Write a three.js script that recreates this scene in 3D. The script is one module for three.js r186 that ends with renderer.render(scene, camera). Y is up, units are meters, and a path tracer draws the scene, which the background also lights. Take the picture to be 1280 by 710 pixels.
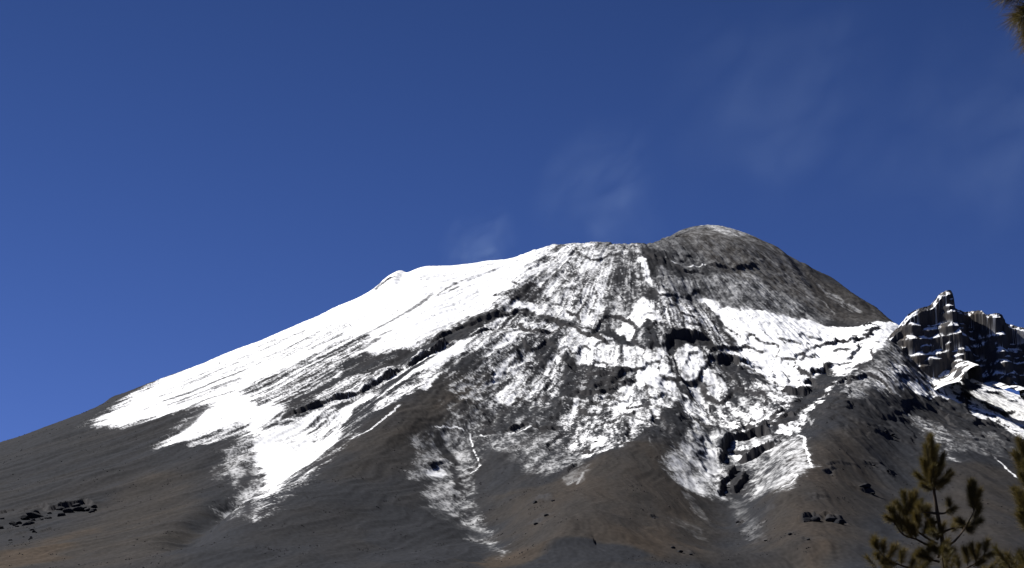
import * as THREE from 'three';
import { mergeGeometries } from 'three/addons/utils/BufferGeometryUtils.js';

// ---------------------------------------------------------------- camera, sky, sun, exposure
const scene = new THREE.Scene();
const camera = new THREE.PerspectiveCamera(17.547, 1280 / 710, 0.5, 40000);
camera.position.set(0, 0, 0);                                   // eye height; the ground here is 1.7 m below
camera.rotation.set(THREE.MathUtils.degToRad(15.5), 0, 0);
const renderer = new THREE.WebGLRenderer({ antialias: true });
renderer.toneMapping = THREE.LinearToneMapping;
renderer.toneMappingExposure = 1.95;
renderer.shadowMap.enabled = true;
const EXPOSURE = renderer.toneMappingExposure;

const SUN_ELEVATION = 50, SUN_BEHIND = 27;                      // degrees above the horizon; degrees beyond the picture plane, on the left
const sunDir = new THREE.Vector3(
  -Math.cos(SUN_ELEVATION * Math.PI / 180) * Math.cos(SUN_BEHIND * Math.PI / 180),
  Math.sin(SUN_ELEVATION * Math.PI / 180),
  -Math.cos(SUN_ELEVATION * Math.PI / 180) * Math.sin(SUN_BEHIND * Math.PI / 180));
const sun = new THREE.DirectionalLight(new THREE.Color(1, 0.955, 0.89), 4.6);
sun.position.copy(sunDir).multiplyScalar(9000).add(new THREE.Vector3(0, 0, -3000));
sun.target.position.set(0, 500, -3000);
sun.castShadow = true;
sun.shadow.mapSize.set(4096, 4096);
Object.assign(sun.shadow.camera, { left: -4000, right: 4000, top: 4000, bottom: -4000, near: 10, far: 20000 });
scene.add(sun, sun.target);

{ // deep blue high-altitude sky, paler towards the horizon and a little brighter towards the sun
  const W = 1024, H = 512, data = new Float32Array(W * H * 4);
  for (let j = 0; j < H; j++) {
    const up = ((j + 0.5) / H - 0.5) * Math.PI, el = Math.max(0, up) * 180 / Math.PI;
    for (let i = 0; i < W; i++) {
      const az = ((i + 0.5) / W - 0.5) * 2 * Math.PI;
      const x = Math.cos(az) * Math.cos(up), y = Math.sin(up), z = Math.sin(az) * Math.cos(up);
      const c = x * sunDir.x + y * sunDir.y + z * sunDir.z;
      const toSun = 0.35 + 0.86 * Math.pow(0.5 + 0.5 * c, 3);
      const b = 0.1 + 1.364 * Math.exp(-el / 11.9), pale = Math.exp(-el / 6), g = b * (0.29 + 0.2 * pale), r = b * (0.122 + 0.22 * pale);
      const o = (j * W + i) * 4, k = toSun / EXPOSURE;
      data[o] = r * k; data[o + 1] = g * k; data[o + 2] = b * k; data[o + 3] = 1;
    }
  }
  const sky = new THREE.DataTexture(data, W, H, THREE.RGBAFormat, THREE.FloatType);
  sky.mapping = THREE.EquirectangularReflectionMapping;
  sky.magFilter = sky.minFilter = THREE.LinearFilter;
  sky.needsUpdate = true;
  scene.background = sky;
  scene.environment = sky;
}

// ---------------------------------------------------------------- numbers and noise
function rng(seed) { let s = seed >>> 0; return () => { s = (s + 0x6d2b79f5) >>> 0; let t = Math.imul(s ^ (s >>> 15), 1 | s); t = (t + Math.imul(t ^ (t >>> 7), 61 | t)) ^ t; return ((t ^ (t >>> 14)) >>> 0) / 4294967296; }; }

// ---------------------------------------------------------------- survey of the mountain, plan coordinates in metres
// height of the ridge line against the plain cone: [x, metres]
const CREST = [[-2593.7, 3.0], [-1093.7, 5.0], [-1017.6, -41.5], [-981.3, -14.0], [-939.0, 23.5], [-901.3, 20.6], [-851.4, 21.5], [-780.6, 9.1], [-761.3, 15.9], [-721.4, 15.2], [-697.0, 18.2], [-660.7, 17.7], [-607.6, 17.0], [-566.5, 19.1], [-518.0, 20.7], [-467.2, 18.4], [-421.1, 22.6], [-381.7, 22.2], [-348.2, 25.8], [-323.8, 34.4], [-313.0, 41.2], [-297.5, 45.3], [-280.4, 45.3], [-264.3, 33.2], [-239.8, 32.3], [-220.7, 30.3], [-191.0, 19.8], [-150.7, 5.3], [-100.0, -6.3], [-69.8, -10.0], [-53.7, -12.7], [-41.7, -15.2], [-9.9, -19.5], [29.5, -24.8], [78.8, -25.0], [128.0, -9.1], [157.1, -4.6], [205.7, -7.4], [312.7, -16.2], [332.6, -16.5], [353.1, -11.3], [383.2, -4.7], [448.3, 2.4], [478.3, 0.4], [505.9, -2.6], [537.1, -6.1], [558.0, -8.4], [588.0, -14.6], [617.7, -21.1], [640.9, -26.5], [666.5, -33.3], [694.0, -35.6], [720.2, -43.6], [752.1, -42.7], [776.5, -39.7], [801.3, -31.4], [828.2, -22.9], [844.5, -26.7], [874.7, -30.4], [923.6, -100.5], [1060.2, -68.3], [1157.9, -77.1], [2057.9, -30.84]];
// ribs (+) and gullies (-): [height, half width, line x z x z ...]
const RIBS = [
  [34, 120, [0, -3725, -119, -3334, -213, -2846, -265, -2340, -257, -1747]],
  [-20, 55, [-105, -2987, -56, -2456, -25, -2026, -6, -1644]],
  [28, 100, [266, -3086, 178, -2620, 101, -2213, 37, -1705]],
  [-30, 65, [360, -3367, 340, -2928, 295, -2412, 219, -1687]],
  [46, 85, [930, -4238, 708, -3461, 535, -2890, 396, -2414, 259, -1783]],
  [-14, 70, [-333, -3139, -358, -2807, -335, -2327]],
  [-20, 30, [-366, -2502, -373, -2305, -359, -2085, -328, -1846]],
  [9, 50, [37, -1705, 77, -1879, 112, -1728]],
  [18, 70, [306, -4218, 317, -3717, 278, -3456]],
  [-14, 60, [408, -3930, 462, -3561, 514, -3306]],
  [22, 60, [101, -4469, 18, -4036, -34, -3819]],
  [-10, 40, [-191, -3559, -276, -3115, -333, -2911]],
  [16, 60, [690, -2901, 582, -2300, 473, -1789]],
];
// lava cliffs: [height, length of the slope behind the lip, line]; the high side is on the left going along
const CLIFFS = [
  [7, 15, [-326, -4203, -304, -4206, -282, -4223]],
  [13, 45, [-395, -3134, -357, -3166, -324, -3208, -287, -3233, -250, -3312]],
  [19, 50, [-261, -3297, -238, -3343, -211, -3385, -176, -3436, -149, -3512, -127, -3553]],
  [11, 30, [-175, -3552, -145, -3607, -108, -3713, -68, -3775, -26, -3795, 9, -3829, 38, -3833]],
  [9, 20, [-130, -3509, -96, -3561, -65, -3606, -25, -3770, 3, -3791]],
  [10, 30, [26, -3836, 48, -3833, 68, -3793, 93, -3756, 117, -3716, 163, -3635, 221, -3533]],
  [10, 22, [13, -3736, 41, -3677, 82, -3664, 110, -3707]],
  [7, 30, [363, -4053, 383, -4033, 419, -4032, 440, -4038]],
  [8, 30, [450, -4079, 479, -4075, 507, -4081, 539, -4112, 582, -4175]],
  [6, 25, [304, -4144, 324, -4083, 349, -4061, 366, -4083]],
  [4, 20, [388, -4271, 422, -4322, 441, -4327]],
  [4, 20, [191, -4284, 211, -4238, 236, -4260]],
  [5, 15, [247, -3793, 260, -3787, 273, -3797]],
  [5, 15, [271, -3831, 282, -3837]],
  [20, 30, [302, -3489, 307, -3517, 321, -3546, 345, -3570, 369, -3572, 395, -3564]],
  [10, 16, [322, -3284, 313, -3350, 309, -3413, 304, -3475, 304, -3503]],
  [22, 30, [397, -3438, 411, -3474, 427, -3479, 436, -3445]],
  [8, 22, [437, -3428, 460, -3387, 478, -3357, 487, -3303]],
  [10, 20, [603, -3610, 635, -3643, 675, -3682, 701, -3688, 739, -3708, 784, -3813]],
  [6, 12, [640, -3602, 668, -3602, 714, -3631]],
  [6, 15, [554, -3487, 571, -3527, 600, -3601]],
  [22, 30, [541, -3328, 571, -3394, 594, -3423, 604, -3417]],
  [14, 25, [480, -3236, 498, -3206, 520, -3187, 546, -3260]],
  [9, 18, [413, -2946, 440, -3017, 472, -3100]],
  [7, 14, [438, -2962, 458, -3001, 465, -2962]],
  [26, 36, [317, -2746, 331, -2842, 346, -2913, 369, -2940, 390, -2948, 409, -2946, 409, -2882]],
  [16, 22, [342, -2761, 363, -2756, 382, -2761, 393, -2749]],
  [15, 18, [285, -2488, 299, -2599, 319, -2645, 330, -2705]],
  [13, 16, [306, -2525, 325, -2576, 341, -2655]],
  [6, 20, [143, -3376, 175, -3358, 196, -3341]],
  [11, 20, [110, -3256, 151, -3235, 180, -3246, 202, -3288, 232, -3317]],
  [9, 15, [191, -3308, 204, -3366, 232, -3384]],
  [5, 12, [136, -3314, 161, -3303, 191, -3308]],
  [10, 30, [-56, -2931, -32, -2932, -16, -2930, 0, -2960, 20, -2992, 37, -2984, 52, -2967, 81, -2970]],
  [7, 15, [-69, -2683, -57, -2703, -49, -2736, -49, -2773]],
  [6, 12, [-76, -2634, -63, -2658]],
  [6, 14, [-118, -2641, -111, -2702, -101, -2738, -93, -2714]],
  [9, 20, [69, -2473, 84, -2526, 102, -2561]],
  [6, 14, [106, -2678, 118, -2641]],
  [7, 14, [133, -2616, 155, -2661]],
  [5, 12, [90, -2850, 103, -2845]],
  [8, 20, [-692, -2447, -672, -2489, -668, -2526, -656, -2543, -633, -2513, -621, -2521, -613, -2545, -603, -2570, -577, -2541]],
  [5, 10, [-725, -2577, -701, -2592]],
  [4, 8, [-606, -2250, -604, -2275]],
  [3, 8, [-580, -2263, -580, -2306]],
  [7, 14, [18, -2231, 28, -2265, 41, -2248, 55, -2169]],
  [5, 10, [29, -2068, 42, -2004]],
  [5, 10, [19, -2037, 34, -1978]],
  [13, 16, [303, -1922, 312, -1928, 324, -1918]],
  [14, 16, [327, -1914, 334, -1911, 348, -1934]],
  [6, 14, [557, -2758, 599, -2838]],
  [5, 12, [486, -2484, 515, -2542]],
  [5, 12, [500, -2467, 530, -2517]],
  [7, 12, [432, -2254, 458, -2315]],
  [4, 10, [328, -2040, 349, -2070]],
  [3, 10, [402, -2346, 436, -2409, 468, -2458]],
  [4, 10, [390, -2281, 418, -2353]],
  [4, 8, [278, -1858, 284, -1858]],
  [4, 8, [268, -1758, 276, -1768, 289, -1797]],
  [5, 10, [258, -2134, 276, -2190]],
  [5, 10, [256, -1932, 266, -1914]],
  [5, 10, [158, -1748, 173, -1757]],
  [4, 8, [154, -1773, 168, -1795]],
  [4, 8, [153, -2039, 161, -2059]],
  [5, 12, [499, -2876, 527, -2903, 566, -2973]],
  [6, 14, [567, -3116, 603, -3215, 646, -3298]],
  [5, 12, [290, -2114, 302, -2087]],
  [4, 10, [336, -2078, 346, -2064]],
  [16, 25, [846, -3343, 885, -3523, 925, -3702, 1009, -3956, 1133, -4329, 1150, -4284]],
  [12, 20, [820, -3225, 868, -3319, 891, -3307]],
  [6, 12, [783, -3345, 823, -3439, 843, -3449]],
  [6, 12, [907, -3533, 962, -3651, 981, -3660]],
  [5, 12, [945, -3544, 1022, -3711, 1055, -3725]],
  [5, 12, [1013, -3869, 1065, -3933, 1059, -3842, 1124, -3961]],
  [4, 12, [351, -3717, 367, -3711, 388, -3727]],
  [4, 14, [176, -2666, 175, -2788, 203, -2956, 221, -3112]],
  [5, 10, [348, -3217, 357, -3241]],
  [7, 30, [774, -4749, 736, -4402, 762, -4331, 797, -4217, 833, -4121, 831, -3926]],
  [8, 30, [712, -4004, 728, -3910, 750, -3820, 793, -3845]],
];
// snow cover: [share covered, width of the edge, 0 streaks 1 mottled 2 fine dusting, outline]
const SNOW = [
  [0.95, 84, 0, [-791, -3420, -793, -3584, -796, -3725, -797, -3883, -789, -4032, -622, -4345, -324, -4471, -41, -4519, 122, -4476, 96, -4234, 37, -4052, 0, -3909, -48, -3829, -110, -3759, -154, -3613, -191, -3556, -253, -3547, -329, -3548, -329, -3425, -360, -3399, -391, -3292, -398, -3191, -422, -3087, -456, -3042, -507, -3042, -554, -3034, -582, -3040, -588, -3115, -573, -3244, -576, -3394, -614, -3368, -655, -3365, -690, -3357, -720, -3327]],
  [0.55, 30, 1, [-829, -3814, -808, -3939, -807, -4217, -758, -3920, -767, -3756, -776, -3633]],
  [0.44, 34, 0, [-525, -3479, -478, -3583, -394, -3676, -336, -3751, -279, -3706, -310, -3565, -327, -3400, -378, -3299, -424, -3248, -483, -3321]],
  [0.74, 34, 0, [-727, -3641, -677, -3896, -581, -3946, -514, -3722, -538, -3562, -603, -3485, -643, -3418]],
  [0.72, 34, 0, [-582, -4069, -493, -4072, -348, -3878, -351, -3732, -447, -3711, -528, -3700]],
  [0.78, 20, 0, [-582, -3040, -528, -3150, -472, -3143, -423, -3139, -429, -3043, -503, -3021]],
  [0.35, 14, 0, [-549, -3006, -518, -3094, -457, -3133, -432, -3043, -464, -3010, -501, -2995]],
  [0.05, 26, 1, [-328, -3412, -328, -3504, -305, -3556, -253, -3541, -190, -3551, -165, -3544, -194, -3482, -232, -3434, -273, -3405, -313, -3384]],
  [0.12, 26, 1, [-398, -3169, -399, -3261, -384, -3305, -344, -3233, -325, -3168, -348, -3128, -371, -3110, -387, -3129]],
  [0.42, 14, 0, [-363, -3271, -328, -3352, -258, -3403, -208, -3456, -149, -3519, -124, -3568, -136, -3465, -207, -3326, -272, -3228, -329, -3159]],
  [0.93, 20, 0, [-197, -3282, -165, -3360, -143, -3489, -119, -3545, -56, -3569, -85, -3464, -127, -3377, -156, -3254, -183, -3214]],
  [0.55, 14, 1, [-239, -3177, -197, -3273, -148, -3319, -127, -3365, -133, -3254, -153, -3140, -184, -3079, -212, -2998, -236, -2996]],
  [0.87, 62, 0, [-440, -2963, -432, -3043, -401, -3083, -357, -3112, -321, -3155, -281, -3177, -258, -3270, -239, -3177, -262, -3142, -270, -3059, -271, -2920, -271, -2799, -284, -2712, -298, -2630, -313, -2567, -296, -2273, -278, -2039, -280, -1971, -300, -2129, -357, -2568, -377, -2730, -400, -2828, -421, -2884]],
  [0.6, 12, 1, [-401, -3129, -332, -3125, -289, -3179, -284, -2926, -301, -2852, -354, -3083]],
  [1, 14, 0, [-417, -2959, -396, -2995, -363, -2967, -334, -2735, -338, -2591, -373, -2728, -399, -2858]],
  [0.12, 8, 1, [-283, -2985, -274, -3173, -241, -3200, -224, -2976, -239, -2853, -257, -2777]],
  [0.42, 34, 1.6, [-464, -2913, -440, -2976, -395, -2812, -353, -2562, -365, -2530, -400, -2614, -431, -2677]],
  [0.06, 12, 2, [-399, -2664, -397, -2761, -381, -2698, -375, -2570]],
  [0.5, 30, 1.6, [-398, -2451, -378, -2542, -365, -2623, -307, -2188, -308, -2052, -378, -2399]],
  [0.05, 8, 2, [-329, -2217, -353, -2496, -290, -2039, -296, -2022]],
  [0.42, 30, 0, [-275, -2654, -250, -2733, -242, -2823, -241, -2737, -262, -2596, -275, -2372, -262, -2073, -266, -1990, -282, -2192, -293, -2500]],
  [0.66, 60, 1.1, [-51, -3811, 0, -3909, 27, -4052, 96, -4234, 162, -4457, 218, -4444, 242, -4059, 223, -3931, 206, -3818, 173, -3681, 101, -3754, 34, -3827]],
  [0.25, 12, 1, [-50, -3950, 0, -3964, 58, -3995, 91, -3909, 38, -3885, 0, -3882]],
  [0.95, 8, 1, [9, -3870, 44, -3898, 60, -3838, 17, -3843]],
  [0.48, 25, 1, [140, -4139, 181, -4016, 170, -3776, 128, -3788, 117, -3984]],
  [0.42, 25, 1.45, [198, -4450, 222, -4444, 327, -4436, 296, -4041, 311, -3880, 281, -3833, 253, -3760, 217, -3664, 173, -3681, 198, -3822, 227, -3991]],
  [0.22, 14, 1, [235, -4066, 274, -4032, 273, -3903, 238, -3907]],
  [0.88, 8, 1, [214, -3666, 245, -3739, 276, -3837, 303, -3784, 311, -3687, 303, -3633, 276, -3667, 249, -3588, 232, -3576]],
  [0.2, 10, 1, [238, -3552, 268, -3628, 292, -3655, 311, -3582, 301, -3473, 267, -3477]],
  [0.32, 30, 2, [307, -4223, 466, -4868, 543, -4854, 675, -4781, 775, -4740, 753, -4479, 706, -3917, 658, -3840, 554, -3850, 461, -3933, 382, -4027]],
  [0.44, 30, 1.8, [325, -4037, 378, -3985, 552, -4076, 641, -3963, 679, -3861, 598, -3807, 511, -3792, 444, -3802, 381, -3815, 310, -3922]],
  [0.48, 30, 1.5, [315, -3921, 384, -3844, 447, -3821, 533, -3827, 488, -3748, 406, -3769, 334, -3716]],
  [0.66, 20, 2, [492, -4868, 542, -4856, 646, -4811, 671, -4792, 566, -4446, 519, -4566]],
  [0.12, 15, 2, [774, -4748, 835, -4733, 889, -4586, 904, -4157, 758, -3801, 722, -3925, 696, -4120]],
  [0.5, 8, 2, [744, -4340, 769, -4317, 794, -4201, 815, -4126, 769, -4076, 741, -4167]],
  [0.72, 8, 1, [293, -4071, 306, -4065, 308, -3958, 328, -3829, 348, -3772, 330, -3750, 306, -3882, 292, -3965]],
  [0.48, 20, 0, [296, -3822, 359, -3797, 410, -3832, 426, -3728, 436, -3583, 441, -3505, 404, -3481, 388, -3580, 323, -3571, 303, -3633]],
  [0.99, 14, 2, [407, -3898, 429, -3888, 457, -3839, 496, -3805, 547, -3803, 623, -3854, 690, -3847, 750, -3820, 843, -3982, 918, -4157, 853, -3905, 756, -3600, 683, -3443, 618, -3304, 596, -3271, 607, -3434, 552, -3337, 519, -3205, 480, -3228, 467, -3382, 446, -3449, 452, -3547, 445, -3654, 434, -3786]],
  [0.8, 14, 1, [416, -3576, 452, -3547, 451, -3429, 484, -3398, 451, -3380, 425, -3466]],
  [0.8, 16, 1, [306, -3460, 329, -3502, 356, -3525, 368, -3466, 370, -3404, 383, -3359, 406, -3311, 383, -3261, 335, -3262, 312, -3308, 305, -3387]],
  [0.3, 10, 1, [364, -3511, 400, -3552, 412, -3485, 390, -3366, 375, -3395, 370, -3457]],
  [0.68, 16, 1.1, [83, -3702, 120, -3716, 166, -3640, 236, -3525, 297, -3467, 302, -3318, 319, -3242, 264, -3105, 211, -3170, 185, -3251, 232, -3317, 229, -3389, 169, -3392, 127, -3485, 103, -3538]],
  [1, 8, 1, [233, -3375, 265, -3394, 292, -3376, 303, -3305, 260, -3256, 229, -3265]],
  [0.16, 10, 1, [98, -3384, 130, -3444, 196, -3394, 226, -3380, 229, -3322, 188, -3262, 143, -3224, 116, -3254, 104, -3118, 86, -3121]],
  [0.5, 20, 0.4, [-99, -3411, -64, -3755, 17, -3816, 100, -3731, 103, -3487, 92, -3330, 67, -3144, 27, -3098, -21, -3154, -41, -3289]],
  [0.4, 20, 0, [0, -3599, 97, -3615, 91, -3410, 59, -3332, 15, -3373]],
  [0.26, 24, 0.5, [-140, -3298, -107, -3429, -54, -3473, -37, -3292, -17, -3145, 0, -3094, -54, -3064, -97, -3126]],
  [0.24, 30, 1.4, [-116, -3081, 0, -3123, 87, -3183, 81, -2970, -52, -2931, -122, -2912]],
  [0.85, 5, 1, [-162, -3138, -150, -3190, -138, -3260, -128, -3269, -137, -3204, -150, -3134]],
  [0.44, 26, 1.75, [-150, -2496, -141, -2682, -159, -2779, -148, -2850, -119, -2927, -70, -2943, -60, -2828, -50, -2721, -58, -2665, -49, -2436, -28, -2185, -11, -1797, -34, -2064, -69, -2252, -105, -2321, -121, -2462, -113, -2573, -132, -2518]],
  [0.75, 6, 1, [-120, -2629, -109, -2703, -97, -2687, -97, -2640, -114, -2592]],
  [0.02, 5, 2, [-93, -2727, -87, -2724, -70, -2594, -66, -2512, -74, -2531, -85, -2624]],  // a shadow strip in the gully fan, drawn as missing snow
  [0.02, 8, 2, [-57, -2654, -47, -2663, -31, -2499, -29, -2378, -42, -2398, -50, -2527]],  // gully shadow likewise, put in by leaving the dusting off
  [0.02, 6, 2, [-127, -2884, -118, -2907, -97, -2841, -78, -2741, -89, -2733, -109, -2808]],
  [0.4, 34, 1.65, [-54, -2914, 0, -2941, 78, -2937, 101, -2793, 91, -2539, 55, -2505, 17, -2608, -37, -2786]],
  [0.03, 20, 2, [-37, -2814, 0, -2752, 17, -2572, 0, -2328, -29, -2408, -46, -2635]],
  [0.42, 24, 0.6, [85, -3212, 114, -3208, 187, -3238, 262, -3116, 242, -2877, 192, -2719, 154, -2602, 113, -2583, 84, -2733, 78, -2957]],
  [0.66, 12, 0, [161, -3165, 214, -3214, 284, -3202, 279, -3118, 222, -2867, 189, -2851, 171, -2970]],
  [0.04, 10, 1, [241, -2924, 285, -3128, 271, -2918, 251, -2774, 224, -2681, 185, -2628, 201, -2766]],
  [0.3, 6, 2, [65, -2456, 83, -2489, 106, -2520, 103, -2447, 86, -2321, 70, -2365]],
  [0.56, 26, 1, [297, -3220, 382, -3305, 419, -3204, 451, -3177, 462, -3029, 417, -2938, 367, -2974, 341, -2978, 330, -3086, 296, -2889, 271, -2797, 303, -3007, 290, -3116]],
  [0.24, 12, 1, [401, -3395, 435, -3368, 432, -3190, 408, -3125, 398, -3206, 397, -3306]],
  [0.56, 22, 1, [433, -3357, 480, -3277, 507, -3172, 462, -3029, 439, -3055, 435, -3216]],
  [0.54, 26, 1.7, [340, -2963, 411, -2912, 440, -2772, 418, -2581, 382, -2313, 356, -2255, 324, -2148, 314, -2318, 309, -2424, 341, -2636, 326, -2797]],
  [0.66, 8, 1, [346, -2868, 384, -2860, 385, -2781, 365, -2769, 337, -2763]],
  [1, 5, 1, [420, -2886, 436, -2949, 452, -2906, 430, -2802]],
  [0.55, 14, 1, [439, -2881, 477, -2998, 541, -3124, 592, -3247, 544, -3066, 483, -2937, 440, -2772]],
  [0.72, 34, 1.65, [219, -2577, 274, -2821, 344, -2980, 326, -2730, 294, -2534, 265, -2430, 234, -2430, 216, -2461]],
  [0.22, 10, 1.9, [222, -2398, 233, -2405, 243, -2276, 236, -2200, 228, -2253, 220, -2317]],
  [0.17, 10, 1.9, [166, -2088, 196, -2145, 214, -2122, 213, -1996, 201, -1995, 186, -2034]],
  [0.12, 10, 1.9, [-121, -2318, -82, -2339, -33, -2195, -37, -2127, -78, -2240]],
  [0.24, 14, 2, [292, -2496, 306, -2416, 284, -2139, 262, -1907, 254, -1979, 281, -2304]],
  [0.5, 24, 1.75, [801, -3733, 851, -3867, 890, -3785, 798, -3442, 638, -3128, 552, -2965, 588, -3224, 669, -3372]],
  [0.62, 8, 1, [663, -3283, 717, -3410, 782, -3566, 768, -3477, 689, -3283, 652, -3202]],
  [0.86, 8, 1, [737, -3358, 792, -3491, 789, -3385, 754, -3321]],
  [0.9, 10, 1, [871, -3733, 974, -3977, 953, -3855, 940, -3740, 883, -3532, 823, -3439, 791, -3403, 820, -3549]],
  [0.84, 12, 1, [911, -3605, 1001, -3871, 1147, -4299, 1173, -4243, 1211, -4196, 913, -3142, 884, -3146, 891, -3247, 927, -3462, 851, -3351]],
  [0.46, 34, 1.7, [662, -3064, 721, -3137, 736, -2981, 635, -2618, 649, -2771, 670, -2976]],
  [0.26, 24, 1.8, [735, -3030, 837, -3162, 834, -2986, 722, -2740, 672, -2727]],
];
// narrow strips of snow (1) or bare rock (0): [cover, width, line]
const STREAKS = [
  [0, 6.2, [-685, -3723, -638, -3775, -595, -3813, -572, -3829]],
  [0, 10, [-691, -3542, -637, -3587, -584, -3669, -552, -3700]],
  [0, 6.2, [-746, -3476, -686, -3521, -636, -3546]],
  [0, 10, [-592, -3554, -543, -3613]],
  [0, 10, [-614, -3368, -588, -3456, -534, -3494]],
  [0, 12.5, [-582, -3158, -577, -3266, -573, -3377]],
  [0, 5, [-678, -4022, -625, -3998]],
  [0, 8.8, [-326, -3714, -287, -3767, -254, -3824, -231, -3870]],
  [0, 8.8, [-234, -3863, -208, -3926, -180, -4032]],
  [0, 5, [-171, -4001, -150, -4068, -126, -4119]],
  [0, 5, [-142, -4039, -111, -4107]],
  [0, 10, [-305, -3592, -271, -3669]],
  [0, 6.2, [-394, -3747, -358, -3776]],
  [0, 7.5, [-272, -3689, -247, -3731]],
  [0, 6.2, [-329, -4238, -304, -4215, -282, -4223]],
  [1, 2, [-248, -2758, -225, -2802, -205, -2895, -186, -3021]],
  [1, 3.1, [-157, -3151, -136, -3241]],
  [1, 0.9, [-67, -2933, -60, -2839, -48, -2736, -50, -2699, -61, -2667]],
  [1, 1.9, [-124, -2921, -91, -2953, -75, -2940]],
  [1, 2.5, [-4, -2923, 16, -2954, 32, -2979]],
  [1, 1.9, [-52, -2921, -36, -2908]],
  [1, 2.3, [439, -2786, 430, -2679, 406, -2509, 386, -2357, 380, -2313]],
  [0.8, 1.5, [383, -2595, 367, -2433]],
  [0.9, 1.2, [353, -2316, 355, -2261, 338, -2210, 329, -2245]],
  [0.95, 1.9, [723, -2710, 718, -2639, 708, -2554]],
  [0.5, 1.9, [742, -2883, 723, -2710]],
  [0.7, 1.9, [477, -2917, 461, -2792, 473, -2834]],
  [0.6, 3.7, [666, -3072, 701, -3107]],
  [1, 3.1, [368, -4062, 379, -4062]],
  [1, 3.1, [407, -4055, 424, -4071]],
  [0.9, 3.1, [427, -4068, 447, -4084]],
  [0.8, 1.9, [649, -4189, 670, -4152]],
  [0.5, 1.9, [688, -4109, 715, -4075, 721, -3956]],
  [0.6, 2.5, [96, -2444, 83, -2327]],
];
// ash: [0 slate, 1 brown, 2 ochre, width of the edge, outline]
const TINTS = [
  [1, 70, [-236, -2685, -164, -3077, -117, -3273, -45, -3335, -55, -3118, -129, -2920, -179, -2551, -228, -2370]],
  [0.9, 60, [-496, -1793, -583, -2099, -547, -2173, -570, -2514, -570, -2826, -481, -2746, -397, -2308, -306, -1648]],
  [1.9, 40, [-514, -1801, -552, -1991, -519, -2065, -514, -2153, -469, -1902, -478, -1783]],
  [1.7, 40, [-525, -2087, -524, -2231, -511, -2258, -501, -2100]],
  [1.1, 60, [-21, -2451, 65, -2456, 176, -2666, 246, -2727, 252, -2362, 197, -1723, 0, -1679]],
  [1.6, 40, [112, -1847, 162, -1958, 176, -1849, 154, -1691, 114, -1644, 97, -1726]],
  [1.7, 40, [-60, -1731, 0, -1827, 43, -1665, 35, -1635, -44, -1695]],
  [1.1, 60, [302, -2161, 420, -2575, 537, -2764, 482, -2443, 295, -1624, 229, -1706]],
  [1.5, 40, [274, -1754, 296, -1748, 291, -1683, 263, -1689]],
  [-0.6, 40, [21, -1649, 45, -1715, 76, -1745, 104, -1721, 120, -1629]],
  [-0.5, 40, [-139, -2273, -80, -2283, -35, -2021, -30, -1738, -116, -1671, -147, -1994]],
  [-0.6, 30, [-357, -2039, -390, -2370, -383, -2507, -322, -2029, -299, -1803]],  // shade in the small hollow, painted as darker ash
  [0.9, 70, [608, -2565, 761, -2711, 448, -1620, 335, -1616]],
  [0.9, 50, [343, -4445, 675, -4789, 740, -4540, 895, -4157, 772, -3828, 646, -3992, 476, -4051]],
];
// ridge line of the crag: [x, height]
const CRAG = [[735.4, 880.3], [774.8, 907.6], [792.4, 926.3], [803.9, 934.9], [822.0, 958.9], [846.6, 972.6], [873.0, 982.9], [890.1, 1003.6], [900.5, 1009.7], [910.6, 1012.3], [917.0, 1007.1], [919.4, 977.8], [939.7, 972.6], [960.9, 976.0], [976.1, 970.0], [983.7, 958.9], [1016.8, 957.1], [1021.0, 946.8], [1041.7, 941.7], [1054.0, 933.2], [1077.5, 924.6], [1124.8, 893.9], [1187.7, 854.9], [1279.8, 779.2]];
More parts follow.
